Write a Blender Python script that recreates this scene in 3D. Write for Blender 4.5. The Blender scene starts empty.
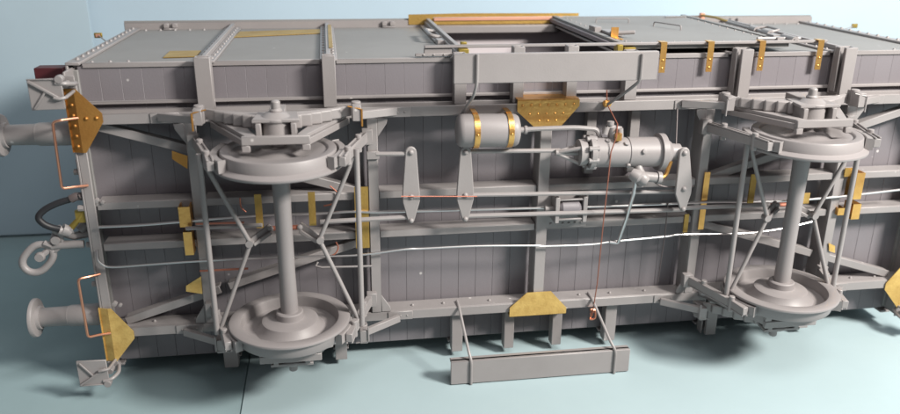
import bpy, math, random
from mathutils import Vector, Matrix

random.seed(7)
S = 1/32                       # the wagon is a 1:32 model; all coordinates below are prototype metres
scene = bpy.context.scene

# ------------------------------------------------------------------ camera
cd = bpy.data.cameras.new('camera')
cam = bpy.data.objects.new('camera', cd)
scene.collection.objects.link(cam)
cam.matrix_world = Matrix(((0.98844, 0.04363, -0.14517, -2.0478*S),
                           (-0.15136, 0.33521, -0.92991, -7.5817*S),
                           (0.00809, 0.94113, 0.33794, 2.7593*S),
                           (0, 0, 0, 1)))
cd.sensor_width = 36
cd.lens = 31.314
cd.clip_start = 0.01
cd.clip_end = 20
cd.dof.use_dof = True
cd.dof.focus_distance = 7.9*S
cd.dof.aperture_fstop = (31.314/1000) / (0.07*S)
scene.camera = cam

# ------------------------------------------------------------------ light
world = bpy.data.worlds.new('World')
scene.world = world
world.use_nodes = True
wb = world.node_tree.nodes['Background']
# a plain room: pale ceiling, duller walls, dim floor
wn_ = world.node_tree.nodes; wl_ = world.node_tree.links
wtc = wn_.new('ShaderNodeTexCoord'); wsx = wn_.new('ShaderNodeSeparateXYZ'); wrp = wn_.new('ShaderNodeValToRGB')
wmr = wn_.new('ShaderNodeMapRange'); wmr.inputs[1].default_value = -1; wmr.inputs[2].default_value = 1
wl_.new(wtc.outputs['Generated'], wsx.inputs[0]); wl_.new(wsx.outputs['Z'], wmr.inputs[0]); wl_.new(wmr.outputs[0], wrp.inputs[0])
wrp.color_ramp.elements[0].position = 0.30; wrp.color_ramp.elements[0].color = (0.17, 0.135, 0.14, 1)
wrp.color_ramp.elements[1].position = 0.95; wrp.color_ramp.elements[1].color = (1.0, 1.0, 1.02, 1)
e_ = wrp.color_ramp.elements.new(0.52); e_.color = (0.45, 0.41, 0.43, 1)
wl_.new(wrp.outputs[0], wb.inputs[0])
wb.inputs[1].default_value = 0.32

def area(name, loc, target, sx, sy, power, col):
    ld = bpy.data.lights.new(name, 'AREA')
    ld.shape = 'RECTANGLE'; ld.size = sx*S; ld.size_y = sy*S
    ld.energy = power; ld.color = col
    o = bpy.data.objects.new(name, ld)
    scene.collection.objects.link(o)
    o.location = Vector(loc)*S
    d = (Vector(target)-Vector(loc)).normalized()
    o.rotation_euler = d.to_track_quat('-Z', 'Y').to_euler()
    return o
area('desk_lamp_light', (9.5, -8.5, 9.0), (1.0, 0.5, 0), 3.4, 2.2, 4.7, (1.0, 0.955, 0.89))
area('front_fill_light', (1.5, -6.0, 11.0), (0.5, 0.5, 0), 6.0, 3.0, 0.62, (1.0, 0.96, 0.93))  # added fill from above and in front, no known lamp there

scene.view_settings.view_transform = 'Standard'
scene.view_settings.look = 'None'
scene.view_settings.exposure = 0
scene.view_settings.gamma = 1
scene.view_settings.use_curve_mapping = False

# ------------------------------------------------------------------ materials
def mat(name, col, rough=0.5, metal=0.0, var=0.06, scale=60, bump=0.0, bscale=400, spec=0.5,
        blotch=None, dust=0.0, bdist=0.00009):
    m = bpy.data.materials.new(name); m.use_nodes = True
    n = m.node_tree.nodes; l = m.node_tree.links
    b = n['Principled BSDF']
    tc = n.new('ShaderNodeTexCoord')
    mp = n.new('ShaderNodeVectorMath'); mp.operation = 'ADD'
    oi = n.new('ShaderNodeObjectInfo')
    l.new(tc.outputs['Object'], mp.inputs[0])
    sc = n.new('ShaderNodeVectorMath'); sc.operation = 'SCALE'; sc.inputs['Scale'].default_value = 3.0
    cx = n.new('ShaderNodeCombineXYZ')
    l.new(oi.outputs['Random'], cx.inputs[0]); l.new(oi.outputs['Random'], cx.inputs[2])
    l.new(cx.outputs[0], sc.inputs[0]); l.new(sc.outputs[0], mp.inputs[1])
    nz = n.new('ShaderNodeTexNoise'); nz.inputs['Scale'].default_value = scale
    nz.inputs['Detail'].default_value = 6; nz.inputs['Roughness'].default_value = 0.6
    l.new(mp.outputs[0], nz.inputs['Vector'])
    mix = n.new('ShaderNodeMix'); mix.data_type = 'RGBA'
    c2 = blotch or tuple(c*(1-var*3) for c in col)
    c1 = tuple(min(1, c*(1+var)) for c in col)
    mix.inputs[6].default_value = (*c1, 1); mix.inputs[7].default_value = (*c2, 1)
    rp = n.new('ShaderNodeMapRange'); rp.inputs[1].default_value = 0.38; rp.inputs[2].default_value = 0.72
    l.new(nz.outputs[0], rp.inputs[0]); l.new(rp.outputs[0], mix.inputs[0])
    out = mix.outputs[2]
    # every piece a touch lighter or darker
    hv = n.new('ShaderNodeHueSaturation')
    vr = n.new('ShaderNodeMapRange'); vr.inputs[3].default_value = 1-var; vr.inputs[4].default_value = 1+var
    l.new(oi.outputs['Random'], vr.inputs[0]); l.new(vr.outputs[0], hv.inputs['Value'])
    l.new(out, hv.inputs['Color']); out = hv.outputs[0]
    if dust:
        vo = n.new('ShaderNodeTexVoronoi'); vo.inputs['Scale'].default_value = 150
        l.new(mp.outputs[0], vo.inputs['Vector'])
        st = n.new('ShaderNodeMapRange'); st.inputs[1].default_value = 0.05; st.inputs[2].default_value = 0.09
        st.inputs[3].default_value = dust; st.inputs[4].default_value = 0
        l.new(vo.outputs['Distance'], st.inputs[0])
        wn = n.new('ShaderNodeTexWhiteNoise'); l.new(vo.outputs['Position'], wn.inputs['Vector'])
        gt = n.new('ShaderNodeMath'); gt.operation = 'GREATER_THAN'; gt.inputs[1].default_value = 0.80
        l.new(wn.outputs['Value'], gt.inputs[0])
        mu = n.new('ShaderNodeMath'); mu.operation = 'MULTIPLY'
        l.new(st.outputs[0], mu.inputs[0]); l.new(gt.outputs[0], mu.inputs[1])
        dm = n.new('ShaderNodeMix'); dm.data_type = 'RGBA'; dm.inputs[7].default_value = (0.75, 0.72, 0.7, 1)
        l.new(mu.outputs[0], dm.inputs[0]); l.new(out, dm.inputs[6]); out = dm.outputs[2]
    l.new(out, b.inputs['Base Color'])
    rr = n.new('ShaderNodeMapRange'); rr.inputs[3].default_value = max(0.05, rough-0.08); rr.inputs[4].default_value = min(1, rough+0.1)
    l.new(nz.outputs[0], rr.inputs[0]); l.new(rr.outputs[0], b.inputs['Roughness'])
    b.inputs['Metallic'].default_value = metal
    b.inputs['Specular IOR Level'].default_value = spec
    if bump:
        bn = n.new('ShaderNodeTexNoise'); bn.inputs['Scale'].default_value = bscale; bn.inputs['Detail'].default_value = 5
        l.new(mp.outputs[0], bn.inputs['Vector'])
        bp = n.new('ShaderNodeBump'); bp.inputs['Strength'].default_value = bump; bp.inputs['Distance'].default_value = bdist
        l.new(bn.outputs[0], bp.inputs['Height']); l.new(bp.outputs[0], b.inputs['Normal'])
    return m

RESIN = mat('grey_cast_resin', (0.268, 0.248, 0.246), 0.42, var=0.035, scale=45, bump=0.35, bscale=2600, dust=0.5)
PLANK = mat('dark_grey_styrene', (0.185, 0.170, 0.183), 0.44, var=0.02, scale=30, bump=0.4, bscale=2200, dust=0.55)
PANEL = mat('grey_styrene_sheet', (0.222, 0.216, 0.212), 0.55, spec=0.2, var=0.03, scale=25, bump=0.15, bscale=2200, dust=0.3)
INNER = mat('inner_grey_styrene', (0.225, 0.195, 0.21), 0.6, var=0.03)
BRASS = mat('etched_brass', (0.86, 0.50, 0.16), 0.33, 0.95, var=0.05, scale=90, bump=0.5, bscale=1500, bdist=0.00014, blotch=(0.62, 0.32, 0.10))
BRASSD = mat('tarnished_yellow_brass', (0.46, 0.30, 0.085), 0.45, 0.7, var=0.05, scale=120, bump=0.6, bscale=1500, bdist=0.00014, blotch=(0.36, 0.22, 0.06))
AGED = mat('aged_brass', (0.52, 0.27, 0.075), 0.5, 0.85, var=0.05, scale=70, bump=0.5, bscale=1500, bdist=0.00014, blotch=(0.40, 0.19, 0.05))
CEIL = mat('brightened_inner_styrene', (0.55, 0.50, 0.52), 0.6, var=0.03)  # roof lining colour lightened in place of light inside the doorway
BRASSM = mat('matt_yellow_brass', (0.66, 0.45, 0.15), 0.5, 0.5, var=0.08, scale=260, bump=0.6, bscale=1500, bdist=0.00014, blotch=(0.50, 0.31, 0.09))
COPPER = mat('copper_wire', (0.80, 0.38, 0.25), 0.33, 1.0, var=0.04)
SALMON = mat('copper_strip', (0.80, 0.42, 0.30), 0.40, 0.6, var=0.04)
STEEL = mat('bright_steel_wire', (0.62, 0.60, 0.60), 0.30, 1.0, var=0.03)
DARKW = mat('fine_dark_wire', (0.10, 0.08, 0.08), 0.5, 0.2, var=0.03)
RUBBER = mat('black_rubber', (0.015, 0.015, 0.018), 0.5, var=0.1)
MAROON = mat('maroon_plastic', (0.07, 0.012, 0.016), 0.5, var=0.1)
REDW = mat('red_brown_wire', (0.42, 0.16, 0.11), 0.35, 0.6, var=0.05)
OLIVE = mat('tarnished_brass', (0.30, 0.22, 0.05), 0.5, 0.6, var=0.1, scale=200)
RIM = mat('grey_resin_smooth', (0.250, 0.230, 0.230), 0.46, var=0.03, scale=35, bump=0.2, bscale=2600)
PAPER = mat('pale_cyan_paper', (0.345, 0.440, 0.465), 0.75, var=0.025, scale=12, bump=0.25, bscale=160, spec=0.25)
PAPER2 = mat('deeper_blue_paper', (0.26, 0.35, 0.37), 0.75, var=0.03, scale=12, bump=0.25, bscale=160, spec=0.25)
CLOTH = mat('pale_blue_backdrop', (0.44, 0.56, 0.65), 0.85, var=0.03, scale=5, bump=0.15, bscale=90, spec=0.2)
CLOTH2 = mat('grey_blue_backdrop', (0.42, 0.53, 0.60), 0.85, var=0.04, scale=5, bump=0.3, bscale=60, spec=0.2)

# ------------------------------------------------------------------ mesh builder
class M:
    def __init__(s): s.v = []; s.f = []
    def add(s, vs, fs):
        k = len(s.v); s.v += [tuple(v) for v in vs]; s.f += [tuple(i+k for i in f) for f in fs]; return s
    def box(s, x0, x1, y0, y1, z0, z1):
        x0, x1 = sorted((x0, x1)); y0, y1 = sorted((y0, y1)); z0, z1 = sorted((z0, z1))
        return s.add([(x0,y0,z0),(x1,y0,z0),(x1,y1,z0),(x0,y1,z0),(x0,y0,z1),(x1,y0,z1),(x1,y1,z1),(x0,y1,z1)],
                     [(0,3,2,1),(4,5,6,7),(0,1,5,4),(1,2,6,5),(2,3,7,6),(3,0,4,7)])
    def solid(s, poly, d):
        # closed plate: polygon (3d points) extruded by vector d
        n = len(poly); P = [Vector(p) for p in poly]; d = Vector(d)
        nm = sum(((P[i]-P[0]).cross(P[(i+1) % n]-P[0]) for i in range(1, n-1)), Vector())
        if nm.dot(d) > 0: P = P[::-1]
        Q = [p+d for p in P]
        return s.add(P+Q, [tuple(range(n)), tuple(range(2*n-1, n-1, -1))] + [(i, i+n, (i+1) % n+n, (i+1) % n) for i in range(n)])
    def bar(s, a, b, w, h, up=(0, -1, 0)):
        # rectangular bar from a to b: w across, h along 'up'
        a = Vector(a); b = Vector(b); t = (b-a).normalized(); u = Vector(up)
        u = (u - t*u.dot(t)).normalized(); r = t.cross(u)
        c = []
        for p in (a, b):
            for i, j in ((-1,-1),(1,-1),(1,1),(-1,1)): c.append(p + r*(w/2*i) + u*(h/2*j))
        return s.add(c, [(0,1,2,3),(7,6,5,4),(0,4,5,1),(1,5,6,2),(2,6,7,3),(3,7,4,0)])
    def tube(s, pts, r, n=10, r2=None):
        P = [Vector(p) for p in pts]; k = len(P)
        t0 = (P[1]-P[0]).normalized()
        u = t0.orthogonal().normalized()
        vs = []; prev = t0
        for i, p in enumerate(P):
            t = (P[min(i+1, k-1)]-P[max(i-1, 0)]).normalized()
            q = prev.rotation_difference(t); u = (q @ u).normalized(); prev = t
            w = t.cross(u); rr = r if r2 is None else r+(r2-r)*i/(k-1)
            vs += [p + (u*math.cos(2*math.pi*j/n)+w*math.sin(2*math.pi*j/n))*rr for j in range(n)]
        fs = [tuple(range(n-1, -1, -1)), tuple((k-1)*n+j for j in range(n))]
        for i in range(k-1):
            for j in range(n):
                a = i*n+j; b = i*n+(j+1) % n
                fs.append((a, b, b+n, a+n))
        return s.add(vs, fs)
    def lathe(s, prof, c, ax, n=32):
        # prof: (distance along ax from c, radius); closed where radius is 0
        c = Vector(c); ax = Vector(ax).normalized(); u = ax.orthogonal().normalized(); w = ax.cross(u)
        vs = []; fs = []; rings = []
        for a, r in prof:
            if r < 1e-6: rings.append([len(vs)]); vs.append(c+ax*a)
            else:
                rings.append(list(range(len(vs), len(vs)+n)))
                vs += [c+ax*a+(u*math.cos(2*math.pi*j/n)+w*math.sin(2*math.pi*j/n))*r for j in range(n)]
        for A, B in zip(rings, rings[1:]):
            for j in range(n):
                q = (A[j % len(A)], A[(j+1) % len(A)], B[(j+1) % len(B)], B[j % len(B)])
                q = tuple(dict.fromkeys(q))
                if len(q) > 2: fs.append(q)
        return s.add(vs, fs)
    def rivet(s, c, ax, r=0.014, h=0.010):
        return s.lathe([(0, r), (h*0.6, r*0.85), (h, r*0.4), (h*1.05, 0)], c, ax, 8)
    def link(s, pts, r, n=8):
        # closed ring through pts
        P = [Vector(p) for p in pts]; k = len(P); vs = []; fs = []
        nm = sum(((P[i]-P[0]).cross(P[(i+1) % k]-P[0]) for i in range(1, k-1)), Vector()).normalized()
        for i, p in enumerate(P):
            t = (P[(i+1) % k]-P[i-1]).normalized(); w = t.cross(nm)
            vs += [p + (nm*math.cos(2*math.pi*j/n)+w*math.sin(2*math.pi*j/n))*r for j in range(n)]
        for i in range(k):
            for j in range(n):
                a = i*n+j; b = i*n+(j+1) % n; c = ((i+1) % k)*n+(j+1) % n; d = ((i+1) % k)*n+j
                fs.append((a, b, c, d))
        return s.add(vs, fs)

def smooth_path(pts, n=6):
    P = [Vector(p) for p in pts]; out = []
    for i in range(len(P)-1):
        a = P[max(i-1, 0)]; b = P[i]; c = P[i+1]; d = P[min(i+2, len(P)-1)]
        for j in range(n):
            t = j/n
            out.append(0.5*((2*b)+(c-a)*t+(2*a-5*b+4*c-d)*t*t+(3*b-a-3*c+d)*t**3))
    out.append(P[-1]); return out

def bend_path(pts, r=0.03, n=4):
    # straight runs with rounded corners (bent wire)
    P = [Vector(p) for p in pts]; out = [P[0]]
    for i in range(1, len(P)-1):
        a = (P[i-1]-P[i]); b = (P[i+1]-P[i]); k = min(r, a.length/2.2, b.length/2.2)
        A = P[i]+a.normalized()*k; B = P[i]+b.normalized()*k
        for j in range(n+1):
            t = j/n; out.append(A*(1-t)**2+P[i]*2*t*(1-t)+B*t*t)
    out.append(P[-1]); return out

WLOC = {}
def obj(name, m, material, parent=None, bevel=0.006, seg=1, center=None, kind=None, label=None, ang=38):
    xs = list(zip(*m.v))
    c = Vector([(min(q)+max(q))/2 for q in xs]) if center is None else Vector(center)
    me = bpy.data.meshes.new(name)
    me.from_pydata([(Vector(v)-c)*S for v in m.v], [], m.f)
    me.materials.append(material)
    me.polygons.foreach_set('use_smooth', [True]*len(me.polygons))
    me.update()
    me.set_sharp_from_angle(angle=math.radians(ang))
    o = bpy.data.objects.new(name, me); scene.collection.objects.link(o)
    WLOC[o] = c
    if parent is not None:
        o.parent = parent; o.location = (c-WLOC[parent])*S
    else: o.location = c*S
    if bevel:
        b = o.modifiers.new('edge', 'BEVEL'); b.width = bevel*S; b.segments = seg; b.limit_method = 'ANGLE'
        b.angle_limit = math.radians(50); b.harden_normals = False
    if kind: o['kind'] = kind
    if label: o['label'] = label
    return o
def copy_at(o, c, parent=None, name=None):
    n = o.copy(); scene.collection.objects.link(n); p = parent or o.parent
    n.parent = p; WLOC[n] = Vector(c); n.location = (Vector(c)-WLOC[p])*S if p else Vector(c)*S
    if name: n.name = name
    return n

# ------------------------------------------------------------------ the setting
TZ = -1.70
def sheet(name, corners, t, material, ndiv=1):
    o = obj(name, M().solid(corners, t), material, bevel=0, kind='structure'); return o
sheet('table_top', [(-14, -9, TZ-.02), (14, -9, TZ-.02), (14, 9, TZ-.02), (-14, 9, TZ-.02)], (0, 0, -.5), PAPER2)
sheet('pale_paper_sheet', [(-3.035, -8.8, TZ-.016), (13, -8.8, TZ-.016), (13, 4.0, TZ-.016), (-3.035, 4.0, TZ-.016)], (0, 0, .016), PAPER)
sheet('left_paper_sheet', [(-13, -8.8, TZ-.016), (-3.05, -8.8, TZ-.016), (-3.05, 3.92, TZ-.016), (-13, 4.3, TZ-.016)], (0, 0, .012), PAPER2)
# backdrop: a lightly wavy hanging sheet, and a duller sheet in front of it at the left
def drape(name, x0, x1, ya, yb, z0, z1, amp, material, seed):
    m = M(); nx, nz = 60, 30; rnd = random.Random(seed)
    ph = [rnd.uniform(0, 6.28) for _ in range(6)]
    def y(x, z, back):
        t = (x-x0)/(x1-x0)
        w = amp*(math.sin(x*0.8+ph[0]+z*.25)+0.6*math.sin(x*1.9+z*0.7+ph[1])+0.35*math.sin(z*1.3-x*0.5+ph[2]))
        return ya+(yb-ya)*t + w + (0.05 if back else 0)
    vs = []
    for b in (0, 1):
        for j in range(nz+1):
            for i in range(nx+1):
                X = x0+(x1-x0)*i/nx; Z = z0+(z1-z0)*j/nz; vs.append((X, y(X, Z, b), Z))
    fs = []; N = (nx+1)*(nz+1)
    for j in range(nz):
        for i in range(nx):
            a = j*(nx+1)+i; fs.append((a, a+1, a+nx+2, a+nx+1)); fs.append((a+N, a+nx+1+N, a+nx+2+N, a+1+N))
    for j in range(nz):
        for i in (0, nx):
            a = j*(nx+1)+i; fs.append((a, a+nx+1, a+nx+1+N, a+N))
    for i in range(nx):
        for j in (0, nz):
            a = j*(nx+1)+i; fs.append((a, a+1, a+1+N, a+N))
    return obj(name, m.add(vs, fs), material, bevel=0, kind='structure', ang=60)
drape('pale_backdrop_sheet', -9, 14, 4.6, 4.6, TZ+.0, 9, 0.02, CLOTH, 3)
drape('grey_backdrop_sheet', -12, -5.37, 4.05, 4.35, TZ+.02, 9, 0.035, CLOTH2, 5)

# ------------------------------------------------------------------ the wagon
ROOT = bpy.data.objects.new('model_wagon', None); scene.collection.objects.link(ROOT)
ROOT.location = Vector((0, 0, TZ))*S; ROOT.empty_display_size = 0.02
WLOC[ROOT] = Vector((0, 0, TZ))
ROOT['label'] = 'unpainted grey model railway wagon with brass fittings, lying on its side on pale blue paper'
ROOT['category'] = 'model wagon'
def part(name, m, material=RESIN, parent=None, **k): return obj(name, m, material, parent or ROOT, **k)

L, Rr = -4.37, 4.455
ZB, YD, ZS, YB = 1.54, 2.58, 1.135, -0.255
AX = 2.516; YW = -0.782

# floor: a backing sheet and planks laid across it
fl = part('wagon_floor', M().box(L+.04, Rr-.04, .0225, .07, -ZB+.03, ZB-.03), INNER, bevel=0)
x = L+.05; first = None; PW = 0.187
while x < Rr-.06:
    w = min(PW, Rr-.05-x)
    if first is None or w < PW-1e-4:
        first_ = part('plank', M().box(x+.0006, x+w-.0006, .002, .019, -ZB+.015, ZB-.015), PLANK, fl, bevel=.0022)
        if first is None: first = first_
        if w < PW-1e-4: break
    else:
        c = Vector((x+w/2, random.uniform(.0095, .0115), 0)); copy_at(first, c, fl)
    x += PW

# body sides, ends, roof
for s in (1, -1):
    # side panels between posts, leaving the doorway open
    for x0, x1 in ((L, -.80), (.93, Rr)):
        if s < 0 and x0 > 0: x0 = -.80+.001
        part('side_panel', M().box(x0, x1, .021, YD, s*(ZB-.04), s*ZB), PANEL)
    if s < 0: pass
ends = []
for X, d in ((L, 1), (Rr, -1)):
    e = part('end_wall', M().box(X-.02*d, X+.06*d, -.03, YD, -ZB+.045, ZB-.045), PANEL)
    for k in range(5):
        zz = -1.2+.6*k
        part('end_post', M().box(X-.09*d, X-.0215*d, .0, YD-.1, zz-.05, zz+.05), RESIN, e)
roof = M()
n = 14; pts = []
for i in range(n+1):
    z = -ZB-.10+(2*ZB+.20)*i/n; pts.append((0, YD+.05+.42*(1-(z/(ZB+.1))**2), z))
poly = [(L-.11, y, z) for _, y, z in pts]+[(L-.11, YD+.02, ZB+.10), (L-.11, YD+.02, -ZB-.10)]
roof.solid(poly, (Rr-L+.22, 0, 0))
part('roof', roof, PANEL, bevel=0)
for s in (1, -1):
    ev = part('eaves_board', M().box(L-.105, Rr+.11, YD-.02, YD+.018, s*(ZB-.045), s*(ZB+.085)), RESIN)

# vertical (lateral) seams of the side sheet and its raised edges
for s in (1, -1):
    for x0, x1 in ((L+.10, -3.27), (-3.13, -2.12), (-1.98, -.83), (.99, 2.02), (2.19, 3.16), (3.34, Rr-.10)):
        if s > 0: part('side_edge_strip', M().box(x0, x1, -.012, .0005, s*(ZB-.030), s*(ZB+.016)).box(x0, x1, .001, .03, s*(ZB+.001), s*(ZB+.016)), RESIN, bevel=.004)
# corner angles with rivets
for X, d in ((L, 1), (Rr, -1)):
    for s in (1, -1):
        m = M().box(X-.035*d, X+.09*d, -.05, YD-.02, s*(ZB+.001), s*(ZB+.028))
        m.box(X-.035*d, X-.012*d, -.05, YD-.02, s*(ZB-.13), s*(ZB-.0))
        for k in range(14):
            m.rivet((X+.03*d, .12+.175*k, s*(ZB+.028)), (0, 0, s), .020, .022)
            m.rivet((X-.034*d, .12+.175*k, s*(ZB-.07)), (-d, 0, 0), .020, .022)
        for k in range(3):
            m.rivet((X+(.16+.16*k)*d, .10, s*(ZB)), (0, 0, s), .018, .02)
        for k in range(5):
            m.rivet((X+(.16+.17*k)*d, YD-.12, s*(ZB)), (0, 0, s), .018, .02)
        part('corner_angle', m, RESIN, bevel=.005)

# side posts: T-section up the side, wrapped round onto the underside as far as the solebar
def side_post(xc, w, s, full=True, zt=.075, label=None):
    m = M()
    m.box(xc-w/2, xc+w/2, -.075, -.0455, s*(ZS-.01), s*(ZB+zt))          # flange against the floor
    m.box(xc-w/2, xc-w/2+.02, -.15, -.076, s*(ZS+.02), s*(ZB+zt))
    m.box(xc+w/2-.02, xc+w/2, -.15, -.076, s*(ZS+.02), s*(ZB+zt))
    if xc > 1:
        m.box(xc-w*.28, xc+w/2, -.20, -.151, s*(ZS-.01), s*(ZB+zt))
    else: m.box(xc-w/2, xc+w/2, -.172, -.151, s*(ZS-.01), s*(ZB+zt))
    o = part('floor_bracket', m, RESIN)
    if full:
        m = M().box(xc-w/2-.02, xc+w/2+.02, -.04, YD-.03, s*(ZB+.001), s*(ZB+.024))
        m.box(xc-.022, xc+.022, -.035, YD-.04, s*(ZB+.025), s*(ZB+zt-.003))
        for k in range(13):
            for q in (-1, 1):
                m.rivet((xc+q*(w/2-.015), .10+.19*k, s*(ZB+.024)), (0, 0, s), .015, .014)
        part('side_post', m, RESIN, bevel=.005)
for s in (1, -1):
    for xc, w in ((-3.19, .145), (-2.05, .125), (2.11, .16), (3.25, .17)): side_post(xc, w, s)
    side_post(-.80, .12, s, True); side_post(.93, .13, s, True)
    side_post(-.225, .11, s, False, .13 if s > 0 else .08); side_post(.315, .11, s, False, .13 if s > 0 else .08)

# doorway: sills, frame, runner rail, open sliding door
part('door_sill', M().box(-.74, .87, -.03, .05, ZB-.05, ZB-.004), RESIN)
part('door_head', M().box(-.76, .90, YD-.25, YD-.10, ZB-.06, ZB+.03), RESIN, bevel=.01)
part('inner_lining', M().box(-.79, .92, .075, .10, -ZB+.05, ZB-.055), INNER, bevel=0)
part('roof_lining', M().box(L+.07, Rr-.07, YD-.06, YD-.03, -ZB+.05, ZB-.07), CEIL, bevel=0)
for s in (1,):
    part('door_rail', M().box(-1.13, 3.10, -.02, .015, ZB+.105, ZB+.135), RESIN)
    m = M().box(-1.22, -.86, -.03, .0, ZB+.028, ZB+.060)
    m.box(-1.13, -.86, .0, .045, ZB+.028, ZB+.104)
    for k in range(3): m.rivet((-1.14+.1*k, -.03, ZB+.045), (0, -1, 0), .012, .01)
    part('rail_bracket', m, RESIN)
    for xc in (1.285, 1.79, 2.35, 3.0):
        h = M().box(xc-.032, xc+.032, -.066, -.061, 1.375, ZB+.135)
        h.box(xc-.032, xc+.032, -.066, .03, ZB+.136, ZB+.142)
        h.rivet((xc, -.066, 1.42), (0, -1, 0), .010, .006); h.rivet((xc, -.066, 1.50), (0, -1, 0), .012, .01)
        part('rail_hanger', h, BRASS, bevel=0)
    # left jamb with its catch
    m = M().box(-.80, -.75, .02, YD-.05, ZB+.03, ZB+.11)
    part('door_jamb', m, RESIN)
    m = M()
    m.tube(bend_path([(-.80, 1.05, ZB+.06), (-.93, 1.05, ZB+.09), (-.93, 1.55, ZB+.09), (-.80, 1.55, ZB+.06)], .05), .022, 8)
    m.box(-.90, -.82, .72, .9, ZB+.03, ZB+.08)
    part('door_catch', m, RESIN)
    m = M().box(-.80, -.70, -.06, .05, ZB+.02, ZB+.10); m.box(-.76, -.70, .06, .12, ZB+.02, ZB+.15)
    part('rail_stop', m, OLIVE)
    # the door itself, slid to the right
    DX0, DX1 = .86, 2.70; DZ = ZB+.10
    d = M().box(DX0, DX1, .03, YD-.02, DZ-.04, DZ+.015)
    door = part('sliding_door', d, PANEL, bevel=.006)
    part('door_stile', M().box(DX0, DX0+.07, .035, YD-.025, DZ+.016, DZ+.028), PANEL, door)
    part('door_stile', M().box(DX1-.07, DX1, .035, YD-.025, DZ+.016, DZ+.028), PANEL, door)
    part('door_edge_strip', M().box(DX0-.035, DX0-.001, .04, YD-.03, DZ-.05, DZ+.0), INNER, door)
    rv = M()
    for k in range(12):
        for X in (DX0+.12, DX1-.12): rv.rivet((X, .2+.19*k, DZ+.015), (0, 0, 1), .013, .012)
    for k in range(8): rv.rivet((DX0+.25+.18*k, .12, DZ+.015), (0, 0, 1), .013, .012)
    part('rivet_rows', rv, RESIN, door, bevel=0)
    for x0, x1, ya, yb in ((1.22, 1.62, 1.85, 1.80), (1.80, 1.96, 1.45, 1.05)):
        g = M().tube(bend_path([(x0, ya, DZ+.01), (x0, ya, DZ+.065), (x1, yb, DZ+.065), (x1, yb, DZ+.01)], .03), .008, 7)
        part('grab_handle', g, RESIN, door, bevel=0)
    g = M().box(DX0+.10, DX0+.22, .55, .95, DZ+.02, DZ+.05); g.box(DX0+.02, DX0+.10, .9, 1.1, DZ+.02, DZ+.08)
    g.tube([(DX0+.05, .5, DZ+.06), (DX0+.30, .42, DZ+.08)], .022, 8)
    part('door_latch', g, RESIN, door)
    g = M().box(DX0+.05, DX0+.13, .45, .46, DZ+.02, DZ+.13); g.box(DX0+.05, DX0+.13, .30, .449, DZ+.02, DZ+.028)
    part('latch_plate', g, BRASS, door, bevel=0)
    g = M().box(.80, .86, -.06, .05, ZB+.02, ZB+.12); g.box(.88, 1.0, -.05, .08, ZB+.03, ZB+.09)
    part('door_guide', g, OLIVE)
# brass door-runner cover under the eaves, with copper strip
part('runner_cover', M().solid([(-1.02, YD-.03, ZB+.03), (-.70, YD-.03, ZB+.03), (-.70, YD-.03, ZB+.12), (1.22, YD-.03, ZB+.12), (1.22, YD-.03, ZB+.155), (-.3, YD-.03, ZB+.165), (-1.02, YD-.03, ZB+.155)], (0, .025, 0)), BRASSD, bevel=0)
part('copper_runner', M().box(-.70, 1.0, YD-.065, YD-.035, ZB+.075, ZB+.118), SALMON, bevel=.006)
part('runner_backing', M().box(-.70, 1.0, YD-.05, YD-.031, ZB+.03, ZB+.074), BRASSD, bevel=0)
# locking bar at the right-hand end of the door
m = M().tube([(2.84, 1.70, ZB+.13), (2.74, -.02, ZB+.13)], .02, 8)
m.tube([(2.795, 1.0, ZB+.13), (2.785, .85, ZB+.13)], .036, 10); m.tube([(2.775, .68, ZB+.13), (2.765, .52, ZB+.13)], .04, 10); m.tube([(2.755, .25, ZB+.13), (2.745, .0, ZB+.13)], .04, 10)
m.tube(bend_path([(2.80, .95, ZB+.14), (2.95, .92, ZB+.16), (2.93, .62, ZB+.16), (2.78, .6, ZB+.14)], .05), .014, 8)
m.box(2.66, 2.74, .28, .42, ZB+.116, ZB+.15)
part('locking_bar', m, RESIN, bevel=0)
part('locking_bar_wire', M().tube([(2.87, 2.42, ZB+.13), (2.85, 2.0, ZB+.15), (2.83, 1.65, ZB+.14)], .016, 8), BRASSD, bevel=0)
m = M().box(2.85, 2.91, 2.40, 2.46, ZB+.03, ZB+.16); part('bar_socket', m, SALMON)
m = M().tube([(2.30, YD-.3, ZB+.13), (2.86, YD-.14, ZB+.12)], .012, 7); part('tie_wire', m, STEEL, bevel=0)
m = M().tube([(2.38, .12, ZB+.14), (2.90, .16, ZB+.13)], .016, 8); m.box(2.60, 2.68, .1, .2, ZB+.116, ZB+.15)
part('door_stop', m, RESIN)
for s in (1,):
    for xc in (-3.93, -1.28, 3.42):
        m = M().box(xc-.08, xc-.02, YD-.07, YD-.02, ZB+.02, ZB+.075); m.box(xc+.02, xc+.08, YD-.07, YD-.02, ZB+.02, ZB+.075)
        m.box(xc-.08, xc+.08, YD-.10, YD-.03, ZB+.002, ZB+.019)
        part('eaves_clip', m, RESIN)

# brass strips let into the side
part('side_strip', M().solid([(-3.616, 0.294, 1.545), (-3.315, 0.325, 1.545), (-3.322, 0.713, 1.545), (-3.624, 0.709, 1.545)], (0, 0, .006)), BRASSD, bevel=0)
part('side_strip', M().solid([(-3.099, 1.715, 1.545), (-2.111, 1.980, 1.545), (-2.087, 2.360, 1.545), (-3.080, 2.205, 1.545)], (0, 0, .006)), BRASSD, bevel=0)
part('post_strip', M().box(-2.04, -2.00, .3, 2.2, ZB+.078, ZB+.081), BRASSD, bevel=0)

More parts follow.
